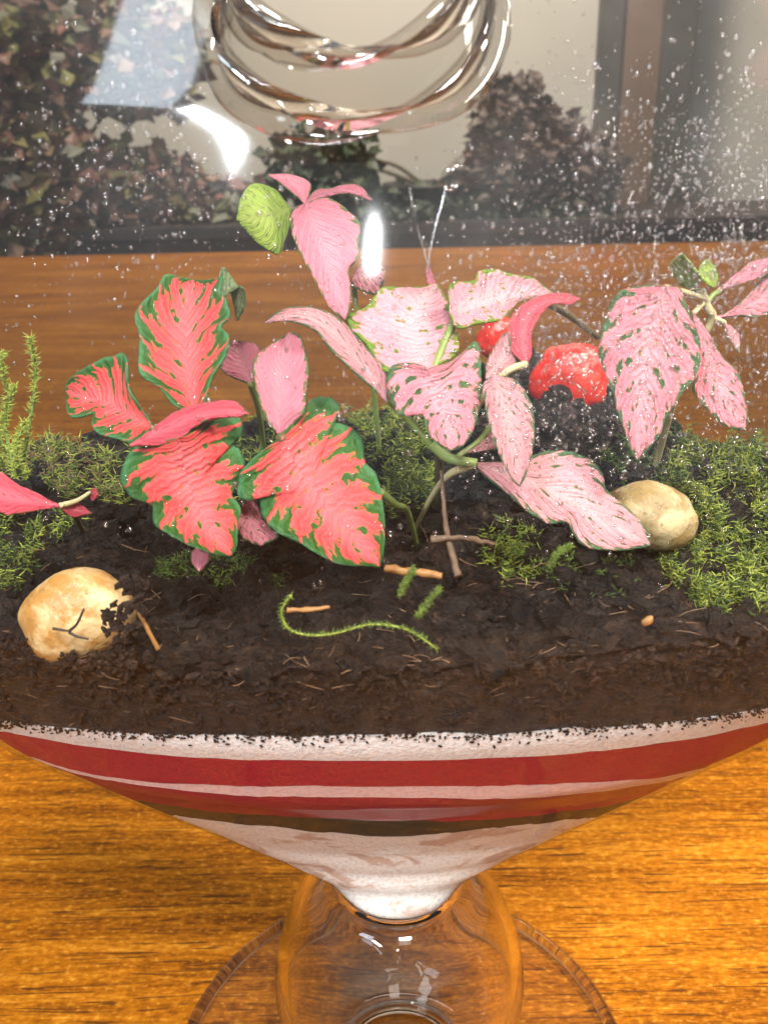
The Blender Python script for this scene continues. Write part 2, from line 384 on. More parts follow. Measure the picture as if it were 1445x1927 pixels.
# ------------------------------------------------------------------ glass terrarium
vessel = empty('glass_terrarium', (0, 0, 0))
tag(vessel, 'clear footed glass terrarium bowl with a round stem on the wooden table', 'terrarium')
RC = at(662, 20, -0.0445); RN = np.array([0, -.75, .66]); RN /= np.linalg.norm(RN)
RX = np.array([1.0, 0, 0]); RY = np.cross(RN, RX)
NP_, NZ_ = 200, 150
zs = np.concatenate([np.linspace(.0601, .07, 26), np.linspace(.0715, .27, 104), np.linspace(.2715, .2909, 20)])
V = []; Fc = []
for z in zs:
    for i in range(NP_):
        V.append(shell(2 * math.pi * i / NP_, z))
V = np.array(V)
rel = V - RC; axd = rel @ RN; rad = np.linalg.norm(rel - axd[:, None] * RN, axis=1)
inhole = (rad < .0168) & (V[:, 1] < -.005)
for j in range(len(zs) - 1):
    for i in range(NP_):
        q = (j * NP_ + i, j * NP_ + (i + 1) % NP_, (j + 1) * NP_ + (i + 1) % NP_, (j + 1) * NP_ + i)
        if not all(inhole[k] for k in q): Fc.append(q)
bowl = mesh_obj('bowl', V, Fc, M['bowl'], vessel)
# rolled lip: solid glass collar, neck and rim round the tilted opening
def ring_profile(prof, n=120, wob=0.0):
    V = []; Fc = []; m = len(prof)
    for j, (r, h) in enumerate(prof):
        for i in range(n):
            a = 2 * math.pi * i / n
            w = 1 + wob * (math.sin(2 * a + 1) * .6 + math.sin(3 * a + 2.2) * .5 + math.sin(7 * a) * .12)
            V.append(RC + RX * r * w * math.cos(a) + RY * r * w * math.sin(a) + RN * (h + wob * .05 * math.sin(3 * a + j * .3)))
    for j in range(m):
        j2 = (j + 1) % m
        for i in range(n):
            i2 = (i + 1) % n
            Fc.append((j * n + i, j2 * n + i, j2 * n + i2, j * n + i2))
    return V, Fc
def torus_prof(R, h, r, k=12): return [(R + r * math.cos(t), h + r * math.sin(t)) for t in np.linspace(0, 2 * math.pi, k, endpoint=False)][::-1]
def open_ring(prof, wob, n=120):
    v, f = ring_profile(prof, n, wob); m = len(prof); return v, f[:(m - 1) * n]
v, f = open_ring([(.0176, -.0004), (.0170, .0016), (.0161, .0036), (.0151, .0056), (.0144, .0076)], .035)
lip = mesh_obj('neck', v, f, M['disc'], vessel)
v, f = ring_profile(torus_prof(.0176, -.0004, .0021, 16), 120, .035); cl = mesh_obj('collar', v, f, M['disc'], vessel)
v, f = ring_profile(torus_prof(.0168, .0004, .0007), 120, .035); mesh_obj('inner_edge', v, f, M['lip'], cl)
v, f = ring_profile(torus_prof(.0143, .0078, .0017, 16), 120, .035); rm = mesh_obj('rim', v, f, M['disc'], vessel)
v, f = ring_profile(torus_prof(.0139, .0074, .0008), 120, .035); mesh_obj('inner_edge', v, f, M['lip'], rm)

# hollow blown knob of the stem (outer and inner wall)
ko = [(.0158, .0695), (.0205, .0668), (.0248, .0600), (.0282, .0520), (.0308, .0430), (.0318, .0340), (.0306, .0245), (.0266, .0160), (.0208, .0105), (.0168, .0078), (.0172, .0056)]
ki = [(.0132, .0060), (.0140, .0088), (.0185, .0125), (.0240, .0182), (.0276, .0255), (.0287, .0335), (.0280, .0415), (.0256, .0500), (.0222, .0575), (.0182, .0632), (.0148, .0655)]
def dens(p, n): return [tuple(q) for q in smooth_path(p, n)]
v, f = lathe(dens(ko, 44) + dens(ki, 44), 110, True)
f = [q[::-1] for q in f]
knob = mesh_obj('stem_knob', v, f, M['knob'], vessel)
# flat round foot with a rolled rim
fo = [(.0, .0046), (.014, .0046), (.022, .0052), (.030, .0038), (.045, .0030), (.0585, .0028)]
v, f = lathe(dens(fo, 40), 120)
foot = mesh_obj('foot', v, f, M['disc'], vessel)
rp = [(.0597 + .0017 * math.cos(a), .0020 + .0018 * math.sin(a)) for a in np.linspace(0, 2 * math.pi, 14, endpoint=False)]
v, f = lathe(rp, 160, True)
rim = mesh_obj('foot_rim', v, f, M['knob'], foot)
rp = [(.0145 + .0016 * math.cos(a), .0066 + .0014 * math.sin(a)) for a in np.linspace(0, 2 * math.pi, 12, endpoint=False)]
v, f = lathe(rp, 90, True)
mesh_obj('stem_collar', v, f, M['knob'], knob)

# ------------------------------------------------------------------ sand layers against the glass
KS = .978
NPH = 240
def boundary(pts, jit=0.0, seed=0):
    """heights round the bowl of a sand line traced along the front glass"""
    px, py = np.array(pts, float).T
    phs = np.linspace(-math.pi, math.pi, NPH, endpoint=False)
    zc = np.linspace(.0606, .2, 1200); out = np.zeros(NPH)
    for i, ph in enumerate(phs):
        p2 = max(-1.30, min(1.30, ph))
        P = np.stack([Az(zc) * np.sin(p2) * KS, -Bz(zc) * np.cos(p2) * KS, zc], 1)
        X, Y = proj(P)
        g = Y - np.interp(X, px, py)
        k = np.where(g < 0)[0]
        out[i] = zc[k[0]] if len(k) else zc[-1]
    k = np.hanning(9); k /= k.sum()
    out = np.convolve(np.concatenate([out[-4:], out, out[:4]]), k, mode='valid')
    if jit:
        out = out + np.array([jit * (noise.noise(Vector((p * 9, seed, 0))) + .6 * noise.noise(Vector((p * 40, seed, 3)))) for p in phs])
    return out
PHS = np.linspace(-math.pi, math.pi, NPH, endpoint=False)
E1 = [(-200, 1322), (0, 1357), (150, 1374), (300, 1383), (500, 1386), (725, 1384), (950, 1380), (1150, 1370), (1300, 1355), (1445, 1334), (1600, 1300)]
E2 = [(-200, 1335), (0, 1376), (100, 1395), (200, 1410), (330, 1425), (500, 1431), (725, 1433), (950, 1428), (1150, 1412), (1300, 1392), (1445, 1361), (1600, 1320)]
E3 = [(-100, 1380), (50, 1422), (150, 1454), (250, 1470), (400, 1479), (725, 1481), (950, 1479), (1150, 1472), (1250, 1463), (1350, 1440), (1500, 1400)]
E4 = [(-100, 1385), (50, 1426), (160, 1462), (300, 1484), (450, 1499), (725, 1502), (1000, 1504), (1150, 1488), (1250, 1472), (1350, 1446), (1500, 1405)]
E5 = [(0, 1420), (130, 1465), (230, 1502), (400, 1529), (600, 1540), (725, 1545), (850, 1547), (1000, 1537), (1150, 1517), (1250, 1487), (1400, 1430)]
E6 = [(0, 1430), (150, 1480), (280, 1529), (400, 1545), (600, 1566), (725, 1577), (850, 1568), (1000, 1551), (1130, 1538), (1250, 1500), (1400, 1440)]
B1, B2, B3 = boundary(E1, .0009, 1), boundary(E2, .0005, 2), boundary(E3, .0005, 3)
B4, B5, B6 = boundary(E4, .0006, 4), boundary(E5, .0008, 5), boundary(E6, .0009, 6)
B0 = np.full(NPH, .0612)
def layer(name, lo, hi, mat, label, cat='sand', k=KS, nt=7, cap=True):
    hi = np.maximum(hi, lo + .0004)
    V = []; Fc = []
    for j in range(nt + 1):
        t = j / nt
        for i in range(NPH):
            V.append(shell(PHS[i], lo[i] * (1 - t) + hi[i] * t, k))
    for j in range(nt):
        for i in range(NPH):
            i2 = (i + 1) % NPH; Fc.append((j * NPH + i, j * NPH + i2, (j + 1) * NPH + i2, (j + 1) * NPH + i))
    nb = len(V); V += V[:NPH] + V[nt * NPH:(nt + 1) * NPH]
    V.append((0, 0, float(lo.mean()))); V.append((0, 0, float(hi.mean())))
    for i in range(NPH):
        i2 = (i + 1) % NPH
        Fc.append((len(V) - 2, nb + i2, nb + i)); Fc.append((len(V) - 1, nb + NPH + i, nb + NPH + i2))
    o = mesh_obj(name, V, Fc, mat); tag(o, label, cat, 'coloured sand layers in the bowl', 'stuff'); return o
g = .00012
layer('white_sand', B0, B6 - g, mat_sand('white_gravel_sand', (.74, .71, .68), (.56, .50, .46), (.40, .24, .17)), 'off white sand with pinkish brown patches filling the pointed bottom of the bowl', nt=24)
layer('dark_sand', B6, B5 - g, mat_sand('dark_olive_sand', (.060, .040, .012), (.03, .02, .008)), 'thin dark olive sand band between red sand and the white bottom sand')
layer('red_sand', B5, B4 - g, mat_sand('red_sand_low', (.34, .008, .034), (.22, .006, .024)), 'deep red sand band under the thin white stripe')
layer('white_sand', B4, B3 - g, mat_sand('pale_sand_thin', (.80, .58, .58), (.66, .40, .42)), 'thin pinkish white sand stripe between the two red bands')
layer('red_sand', B3, B2 - g, mat_sand('red_sand_high', (.40, .006, .032), (.26, .005, .024)), 'bright red sand band directly under the speckled white band')
layer('white_sand', B2, B1 - g, mat_sand('white_sand_top', (.82, .80, .79), (.62, .54, .52)), 'white sand band speckled with soil grains under the dark soil')

# ------------------------------------------------------------------ soil
KSO = .974
def zsoil(x, y):
    r = math.sqrt((x / .11) ** 2 + (y / .058) ** 2)
    z = .1585 + (y + .055) * .07 + .004 * max(0, 1 - r)
    z += .019 * math.exp(-((x - .032) ** 2 + (y - .030) ** 2) / (2 * .019 ** 2))
    z += .0045 * fbm(x * 28, y * 28, 1.3, 3) + .0034 * fbm(x * 130, y * 130, 5.1, 4)
    return z
GX, GY = np.linspace(-.125, .125, 420), np.linspace(-.068, .068, 230)
GZ = np.array([[zsoil(float(x), float(y)) for y in GY] for x in GX])
def zgrid(x, y):
    fx = np.clip((np.asarray(x) - GX[0]) / (GX[1] - GX[0]), 0, len(GX) - 1.001); fy = np.clip((np.asarray(y) - GY[0]) / (GY[1] - GY[0]), 0, len(GY) - 1.001)
    i, j = fx.astype(int), fy.astype(int); a, b = fx - i, fy - j
    return GZ[i, j] * (1 - a) * (1 - b) + GZ[i + 1, j] * a * (1 - b) + GZ[i, j + 1] * (1 - a) * b + GZ[i + 1, j + 1] * a * b
SOILRIM = np.zeros(NPH)
for i, ph in enumerate(PHS):
    z = .162
    for _ in range(5):
        p = shell(ph, z, KSO); z = zsoil(p[0], p[1])
    SOILRIM[i] = z
V = []; Fc = []; nt = 22
for j in range(nt + 1):
    t = j / nt
    for i in range(NPH):
        z = B1[i] * (1 - t) + SOILRIM[i] * t
        d = .0010 * fbm(math.sin(PHS[i]) * 9, math.cos(PHS[i]) * 9, z * 160, 4) * (t ** .6) - .0022 * max(0, t - .75) / .25
        V.append(shell(PHS[i], z, KSO + d / .06))
NS = 70
last = nt
for s_ in range(1, NS):
    k = 1 - s_ / NS
    for i in range(NPH):
        p = shell(PHS[i], SOILRIM[i], KSO * (k if s_ > 1 else k))
        V.append((p[0], p[1], zsoil(p[0], p[1])))
for j in range(nt + NS - 1):
    for i in range(NPH):
        i2 = (i + 1) % NPH; Fc.append((j * NPH + i, j * NPH + i2, (j + 1) * NPH + i2, (j + 1) * NPH + i))
V.append((0, 0, zsoil(0, 0))); L = nt + NS - 1
for i in range(NPH): Fc.append((len(V) - 1, L * NPH + i, L * NPH + (i + 1) % NPH))
soil = mesh_obj('potting_soil', V, Fc, M['soil'])
tag(soil, 'moist dark brown potting soil on top of the sand bands', 'soil', kind='stuff')

def soil_hit(x, y):
    """first point of a sight line on the soil top, else on the soil behind the front glass"""
    h = shell_hit(x, y, KSO)
    if h is None: return None
    if h[2] <= zgrid(h[0], h[1]): return h
    r = ray(x, y); t = np.arange((h[1] - CAM[1]) / r[1], .36, .0006)
    P = CAM[:, None] + r[:, None] * t
    hit = np.where(P[2] < zgrid(P[0], P[1]))[0]
    if len(hit) == 0: return None
    p = P[:, hit[0]]
    return None if (p[0] / Az(p[2])) ** 2 + (p[1] / Bz(p[2])) ** 2 > .96 else p
def outline_in(poly, x, y):
    c = False; n = len(poly)
    for i in range(n):
        (xa, ya), (xb, yb) = poly[i], poly[i - 1]
        if (ya > y) != (yb > y) and x < (xb - xa) * (y - ya) / (yb - ya) + xa: c = not c
    return c
def rot_rand():
    return Matrix.Rotation(random.uniform(0, 6.28), 3, 'X') @ Matrix.Rotation(random.uniform(0, 6.28), 3, 'Z')
def lump(p, r, sub=1, jit=.35, squash=(1, 1, 1)):
    v, f = ICO[sub]; R = rot_rand(); sd = random.uniform(0, 99)
    out = []
    for q in v:
        k = r * (1 + jit * noise.noise(q * 1.3 + Vector((sd, 0, 0))))
        w = R @ Vector((q[0] * squash[0], q[1] * squash[1], q[2] * squash[2])) * k
        out.append((w[0] + p[0], w[1] + p[1], w[2] + p[2]))
    return out, f
# crumbs of soil over the top and against the glass, and grains spilt into the white band
parts = []
n = 0
while n < 4200:
    a, r = random.uniform(0, 6.283), math.sqrt(random.random()) * .955
    x, y = .111 * r * math.sin(a), -.0575 * r * math.cos(a)
    if y > .02 and random.random() < .5: continue
    z = float(zgrid(x, y))
    if (x / Az(z)) ** 2 + (y / Bz(z)) ** 2 > .9: continue
    parts.append(lump((x, y, z + .0003), random.choice((.0005, .0007, .0009, .0012, .0016, .0024)) * random.uniform(.7, 1.2), 2 if random.random() < .25 else 1, .7, (1.2, 1, .8))); n += 1
v, f = merge(parts)
tag(mesh_obj('peat_lumps', v, f, M['peat'], smooth=False), 'blackish peat lumps covering the top of the soil', 'soil', kind='stuff')
parts = []
for k in range(70):
    t = random.random(); x = 205 + 70 * random.random() + 12 * math.sin(t * 9); y = 1085 + 170 * t
    p = shell_hit(x, y, .982)
    parts.append(lump(p, random.uniform(.0004, .0011), 1, .6, (1.2, .6, .9)))
for k in range(60):
    p = shell_hit(random.uniform(90, 240), random.uniform(1228, 1262), .982); parts.append(lump(p, random.uniform(.0004, .0009), 1, .6, (1.3, .6, .7)))
n = 0
while n < 2600:
    i = random.randrange(NPH); ph = PHS[i]
    if abs(ph) > 1.45: continue
    t = random.random() ** .6; z = B1[i] * (1 - t) + SOILRIM[i] * t + .0004
    parts.append(lump(shell(ph + random.uniform(-.013, .013), z, .977), random.choice((.0003, .0004, .0006, .0009)) * random.uniform(.7, 1.2), 1, .5, (1.4, .45, .8))); n += 1
v, f = merge(parts)
tag(mesh_obj('soil_crumbs', v, f, M['crumb'], smooth=False), 'small dark crumbs strewn over the top of the soil', 'soil', kind='stuff')
parts = []
for n in range(3600):
    i = random.randrange(NPH); ph = PHS[i]
    if abs(ph) > 1.5: continue
    ph += random.uniform(-.013, .013)
    z = B1[i] + .0008 - abs(random.gauss(0, .0015))
    s_ = random.uniform(.00010, .00030)
    parts.append(lump(shell(ph, z, KS + .003), s_, 1, .5, (1.6, .8, .8)))
v, f = merge(parts)
tag(mesh_obj('spilt_soil_grains', v, f, M['soil'], smooth=False), 'dark soil grains spilt into the upper white sand band', 'soil', kind='stuff')
# peat fibres
parts = []
for n in range(380):
    x, y = random.uniform(-60, 1500), random.triangular(860, 1370, 1160)
    p = soil_hit(x, y)
    if p is None: continue
    on_glass = p[2] <= zsoil(p[0], p[1]) - .0012
    L = random.uniform(.0012, .006); a = random.uniform(-.5, .5) if on_glass else random.uniform(0, 6.28)
    d = np.array([math.cos(a), 0 if on_glass else math.sin(a), (math.sin(a) if on_glass else random.uniform(-.1, .5))]) * L
    b = p + np.array([0, -.0005, .0003])
    q = b + d
    if (q[0] / Az(q[2])) ** 2 + (q[1] / Bz(q[2])) ** 2 > .97: continue
    parts.append(tube([b, b + d * .5 + rng.normal(0, .0004, 3) * (0.3 if on_glass else 1), q], [random.uniform(.00005, .00012)] * 2, 4, 6))
v, f = merge(parts)
tag(mesh_obj('peat_fibres', v, f, M['fibre']), 'fine pale peat fibres tangled in the dark soil', 'soil', kind='stuff')

# ------------------------------------------------------------------ leaves
def resample(pts, n):
    pts = np.asarray(pts, float)
    d = np.concatenate([[0], np.cumsum(np.linalg.norm(np.diff(pts, axis=0), axis=1))]); d /= d[-1]
    fine = smooth_path(pts, 12 * len(pts))
    d2 = np.concatenate([[0], np.cumsum(np.linalg.norm(np.diff(fine, axis=0), axis=1))]); d2 /= d2[-1]
    t = np.linspace(0, 1, n)
    return np.stack([np.interp(t, d2, fine[:, 0]), np.interp(t, d2, fine[:, 1])], 1)
def inside_clamp(x, y, Y):
    p = at(x, y, Y)
    for _ in range(60):
        a, b = Az(p[2]), Bz(p[2])
        if a > .002 and (p[0] / a) ** 2 + (p[1] / b) ** 2 < .955: return p
        Y += .0012 if Y < .004 else -.0012
        p = at(x, y, Y)
    return p
def leaf(plant, mat, base, tip, left, right, yb, yt, mid=None, cup=3.0, ruf=.6, label=None, nu=44, nv=14, fold=.8, tilt=7.0):
    """leaf through traced outline points; yb / yt are its depths (mm) at base and tip"""
    Lp = resample([base] + left + [tip], nu); Rp = resample([base] + right + [tip], nu)
    Mp = resample([base] + (mid or [((Lp[nu // 2] + Rp[nu // 2]) / 2).tolist()]) + [tip], nu)
    sd = random.uniform(0, 50); V = []; UV = []; Fc = []
    for i in range(nu):
        u = i / (nu - 1)
        for j in range(-nv, nv + 1):
            vv = j / nv; a = abs(vv)
            e = Lp[i] if vv < 0 else Rp[i]
            w = np.linalg.norm(e - Mp[i]) / 130
            p = Mp[i] * (1 - a) + e * a
            ser = .006 * max(0, a - .8) / .2
            if 0 < i < nu - 1: p = p + (e - Mp[i]) * ser * 6 * noise.noise(Vector((u * 26, vv * 2, sd)))
            y = yb * (1 - u) + yt * u + cup * math.sin(math.pi * min(1, u * 1.05)) * .5 + w * (cup * a * a + fold * (1 - min(1, a * 4)))
            y += ruf * w * (a ** 1.5) * (math.sin(u * 17 + vv * 2 + sd) + .6 * math.sin(u * 31 + sd * 2))
            y += .22 * noise.noise(Vector((u * 7, vv * 4, sd))) - tilt * (p[1] - Mp[i][1]) / 100
            P = inside_clamp(p[0], p[1], y / 1000)
            V.append(P); UV.append((u, (vv + 1) / 2))
    W = 2 * nv + 1
    for i in range(nu - 1):
        for j in range(W - 1):
            Fc.append((i * W + j, i * W + j + 1, (i + 1) * W + j + 1, (i + 1) * W + j))
    o = mesh_obj('leaf', V, Fc, M[mat], plant)
    uvl = o.data.uv_layers.new(name='UVMap')
    li = np.zeros(len(o.data.loops), dtype=np.int32); o.data.loops.foreach_get('vertex_index', li)
    uvl.data.foreach_set('uv', np.array(UV, dtype=np.float32)[li].ravel())
    md = o.modifiers.new('thickness', 'SOLIDIFY'); md.thickness = .0004; md.offset = 0
    if label: o['label'] = label
    return o
def stem(plant, pts, r0, r1, mat='stem', name='stem'):
    """pts: (pixel x, pixel y, depth mm) or world points"""
    P = [at(p[0], p[1], p[2] / 1000) if abs(p[0]) > 2 or abs(p[1]) > 2 else np.array(p) for p in pts]
    v, f = tube(P, [r0 * .72, r1 * .6], 8, 8 * len(P))
    return mesh_obj(name, v, f, M[mat], plant)
def root(name, x, y, Y):
    p = at(x, y, Y / 1000); z = zsoil(p[0], p[1])
    return empty(name, (p[0], p[1], z - .001))
def ground(x, y, Y):
    p = at(x, y, Y / 1000); return (p[0], p[1], zsoil(p[0], p[1]) - .003)

GP = 'nerve plants growing in the terrarium'
# red plant at the left
P1 = tag(root('nerve_plant', 352, 940, 4), 'nerve plant with wavy coral red veined leaves above the large yellow pebble', 'plant', GP)
leaf(P1, 'olive', (418, 560), (447, 602), [(412, 525), (424, 507)][::1], [(455, 540), (462, 570)], -18, -16, cup=2, label='folded grey green leaf back')
leaf(P1, 'red', (367, 790), (362, 526), [(322, 756), (298, 727), (266, 706), (260, 671), (263, 630), (253, 599), (266, 568), (294, 543), (311, 517), (340, 522)], [(386, 760), (398, 713), (415, 685), (429, 658), (429, 630), (415, 613), (433, 595), (426, 564), (415, 543), (419, 521), (390, 527)], -37, -20, mid=[(358, 710), (350, 620)], cup=-3)
leaf(P1, 'red', (288, 805), (124, 735), [(253, 831), (215, 824), (187, 817), (173, 800), (177, 778), (145, 786), (128, 778)], [(273, 775), (244, 730), (237, 668), (211, 671), (187, 678), (149, 699), (129, 716)], -36, -24, mid=[(215, 765)], cup=-3)
leaf(P1, 'rose', (245, 838), (467, 777), [(294, 803), (332, 775), (381, 760), (439, 755)], [(298, 838), (339, 827), (363, 805), (398, 788), (446, 784)], -41, -40, cup=2.5)
leaf(P1, 'red', (338, 824), (434, 1046), [(301, 830), (254, 843), (233, 874), (231, 909), (250, 936), (287, 952), (291, 987), (332, 1014), (363, 1029), (401, 1042)], [(382, 796), (417, 775), (444, 781), (456, 816), (424, 832), (448, 843), (460, 870), (449, 901), (436, 932), (452, 956), (447, 995), (444, 1029)], -42, -50, mid=[(352, 900), (382, 970)], cup=2.5)
leaf(P1, 'plain', (375, 1028), (375, 1074), [(361, 1038), (362, 1058)], [(393, 1038), (392, 1058)], -45, -46, cup=1, label='small plain pink leaf tip')
stem(P1, [(345, 830, -39), (352, 880, -28), ground(352, 940, 4)], .0011, .0015, 'stem_dark')
stem(P1, [(366, 792, -37), (352, 812, -38), (345, 832, -39)], .0009, .0011)
stem(P1, [(288, 806, -36), (320, 822, -38), (345, 834, -39)], .0008, .0010)
stem(P1, [(376, 1030, -45), (378, 1000, -40), ground(372, 960, -12)], .0005, .0007, 'stem_dark')
# big red heart leaf
P2 = tag(root('nerve_plant', 590, 940, 2), 'nerve plant with one broad heart shaped red veined leaf edged dark green', 'plant', GP)
leaf(P2, 'red', (530, 822), (714, 1066), [(487, 855), (456, 886), (448, 917), (456, 942), (487, 934), (495, 971), (522, 1002), (557, 1018), (588, 1037), (626, 1057), (660, 1064)], [(549, 797), (572, 774), (580, 754), (611, 748), (638, 762), (632, 783), (617, 795), (642, 799), (669, 812), (684, 843), (686, 870), (708, 894), (717, 932), (723, 979), (722, 1030)], -38, -50, mid=[(560, 880), (630, 970)], cup=2.5, nu=54)
leaf(P2, 'pink', (479, 930), (492, 1026), [(448, 964), (444, 995), (467, 1018)], [(490, 968), (506, 992), (525, 1010)], -36, -42, cup=1.5, label='small pale pink leaf partly hidden')
leaf(P2, 'plain', (526, 820), (545, 626), [(504, 793), (486, 750), (477, 707), (479, 674), (508, 650)], [(569, 779), (577, 732), (580, 696), (573, 653), (562, 630)], -35, -24, cup=-3, label='upright dusky pink leaf with green edge')
leaf(P2, 'plain', (470, 722), (438, 640), [(420, 700), (417, 665)], [(500, 700), (488, 652)], -16, -10, cup=2, label='dusky pink leaf far back')
stem(P2, [(528, 822, -38), (560, 870, -28), ground(590, 940, 2)], .0011, .0015, 'stem_dark')
stem(P2, [(470, 720, -16), (490, 790, -10), ground(500, 880, 4)], .0007, .0010, 'stem')
stem(P2, [(715, 925, -36), (745, 950, -33), (768, 966, -28), ground(790, 960, -16)], .0010, .0007)
# tall pink plant
P3 = tag(root('nerve_plant', 715, 760, 14), 'tall nerve plant with drooping pink leaf and lime leaf above the other plants', 'plant', GP)
leaf(P3, 'lime', (546, 392), (446, 412), [(519, 358), (478, 346), (454, 370)], [(544, 425), (535, 455), (523, 478), (487, 458), (468, 437)], 2, -6, cup=2, label='crinkled lime green leaf')
leaf(P3, 'plain', (575, 383), (506, 329), [(556, 368), (524, 342)], [(583, 362), (583, 343), (545, 328)], -4, 4, cup=1)
leaf(P3, 'plain', (578, 379), (700, 376), [(594, 358), (630, 352), (672, 348)], [(601, 375), (634, 366), (676, 365)], -4, -8, cup=1, ruf=.2)
leaf(P3, 'plain', (576, 382), (649, 600), [(551, 397), (547, 426), (558, 462), (580, 505), (602, 545), (624, 583)], [(616, 373), (652, 394), (677, 422), (675, 458), (673, 487), (657, 505), (660, 552), (657, 584)], -8, -26, mid=[(605, 450), (632, 530)], cup=2.5)
leaf(P3, 'pink', (664, 520), (722, 530), [(678, 501), (699, 490), (720, 499)], [(668, 540), (706, 553)], 4, 0, cup=1)
stem(P3, [(576, 384, -6), (605, 470, -2), (640, 575, 2), (690, 640, 6), ground(715, 760, 14)], .0008, .0010, 'stem')
stem(P3, [(665, 522, 4), (668, 560, 4), (676, 620, 5)], .0007, .0009)
# pale pink plant in the middle
P4 = tag(root('nerve_plant', 825, 900, -4), 'spreading pale pink nerve plant with a large striped top leaf and long drooping leaves', 'plant', GP)
leaf(P4, 'stripe', (807, 697), (822, 535), [(727, 700), (690, 650), (649, 603), (660, 590), (688, 580), (708, 552), (722, 541), (775, 541)], [(850, 672), (862, 655), (858, 617), (844, 577), (831, 545)], -30, -8, mid=[(780, 640), (785, 585)], cup=-2, label='large pale pink leaf with pale green stripes')
leaf(P4, 'plain', (810, 540), (804, 500), [(803, 530), (801, 512)], [(819, 532), (812, 512)], -6, -4, cup=.5, ruf=.1)
leaf(P4, 'pale', (728, 756), (499, 607), [(706, 734), (673, 706), (641, 677), (612, 645), (594, 622), (555, 606), (515, 604)], [(728, 700), (690, 655), (648, 608), (602, 581), (555, 577), (522, 588)], -31, -24, mid=[(650, 650), (580, 596)], cup=-1)
leaf(P4, 'stripe', (846, 590), (1041, 553), [(842, 548), (852, 532), (892, 528), (899, 511), (935, 508), (963, 517), (998, 521), (1022, 538)], [(863, 618), (901, 608), (942, 602), (963, 580), (977, 567), (1011, 558)], -22, -8, mid=[(930, 562)], cup=-2)
leaf(P4, 'rose', (988, 684), (1090, 562), [(963, 662), (956, 625), (966, 591), (994, 567), (1032, 553), (1067, 553)], [(1000, 670), (999, 632), (1009, 605), (1032, 575), (1052, 570), (1074, 574)], -30, -16, cup=2.5, label='curled deep rose leaf edge on')
leaf(P4, 'pale', (915, 712), (957, 624), [(914, 688), (925, 660), (945, 630)], [(942, 703), (972, 686), (962, 662)], -31, -26, cup=1.5)
leaf(P4, 'pale', (922, 800), (879, 851), [(905, 822), (889, 842)], [(934, 825), (937, 843), (908, 849)], -24, -27, cup=1)
leaf(P4, 'pink', (807, 695), (849, 847), [(783, 684), (752, 684), (731, 698), (729, 729), (738, 757), (752, 781), (767, 776), (778, 756), (792, 760), (802, 805), (821, 834)], [(838, 684), (873, 660), (897, 643), (904, 688), (902, 757), (895, 798), (875, 836)], -33, -42, mid=[(825, 740), (842, 800)], cup=2.5)
leaf(P4, 'pale', (896, 872), (1222, 1026), [(910, 894), (956, 930), (987, 958), (1032, 985), (1067, 983), (1078, 1001), (1091, 1023), (1122, 1034), (1180, 1035)], [(930, 870), (970, 868), (998, 860), (1029, 850), (1067, 850), (1108, 864), (1133, 892), (1141, 923), (1180, 957), (1216, 996)], -31, -47, mid=[(1000, 905), (1110, 960)], cup=2.0)
leaf(P4, 'pale', (930, 706), (978, 912), [(909, 722), (911, 757), (921, 802), (939, 854), (963, 902)], [(963, 713), (984, 733), (1001, 767), (1005, 809), (1001, 854), (988, 896)], -34, -46, mid=[(950, 780), (968, 850)], cup=2.0)
stem(P4, [(812, 700, -31), (805, 770, -29), (825, 850, -20), ground(825, 900, -4)], .0010, .0015, 'stem_dark')
stem(P4, [(812, 835, -30), (845, 862, -31), (897, 872, -32)], .0013, .0013)
stem(P4, [(850, 610, -21), (830, 660, -26), (812, 705, -30)], .0009, .0010)
stem(P4, [(990, 684, -30), (950, 702, -32), (900, 760, -30), (840, 850, -29)], .0008, .0011, 'stem_pale')
stem(P4, [(728, 752, -29), (770, 790, -27), (822, 850, -27)], .0008, .0011)
stem(P4, [(1035, 572, -14), (1075, 596, -12), (1125, 634, -8)], .0010, .0009, 'stem_dark')
stem(P4, [(885, 874, -30), (830, 908, -26), ground(770, 930, -12)], .0011, .0006, 'stem_pale')
stem(P4, [(922, 802, -24), (900, 830, -25), (860, 860, -28)], .0006, .0008)
# right plant
P5 = tag(root('nerve_plant', 1235, 800, 8), 'nerve plant with rose pink hanging leaves dotted green beside the red pebble', 'plant', GP)
leaf(P5, 'pink', (1304, 588), (1401, 809), [(1308, 650), (1306, 707), (1303, 733), (1324, 764), (1353, 792), (1374, 805)], [(1330, 621), (1353, 664), (1381, 693), (1396, 724), (1403, 764), (1405, 792)], -12, -26, mid=[(1345, 700)], cup=2)
leaf(P5, 'pink', (1250, 538), (1198, 865), [(1213, 538), (1164, 550), (1144, 584), (1127, 650), (1133, 690), (1150, 727), (1158, 764), (1173, 807), (1185, 843)], [(1278, 541), (1291, 578), (1307, 616), (1317, 655), (1311, 701), (1295, 724), (1273, 753), (1252, 787), (1242, 815), (1217, 847)], -24, -40, mid=[(1222, 640), (1208, 760)], cup=2.5, nu=50)
leaf(P5, 'lime', (1312, 548), (1284, 477), [(1276, 532), (1262, 496)], [(1318, 500), (1332, 490), (1350, 515), (1338, 540)], -8, -14, cup=1.5, label='tiny curled lime leaf pair')
leaf(P5, 'plain', (1350, 546), (1490, 478), [(1386, 514), (1420, 490)], [(1400, 532), (1440, 516)], -6, 2, cup=1)
leaf(P5, 'pink', (1342, 600), (1500, 545), [(1378, 582), (1410, 552), (1450, 514)], [(1388, 594), (1440, 592)], -8, 2, cup=1)
leaf(P5, 'pale', (1362, 606), (1389, 660), [(1370, 633)], [(1390, 628)], -10, -13, cup=.5)
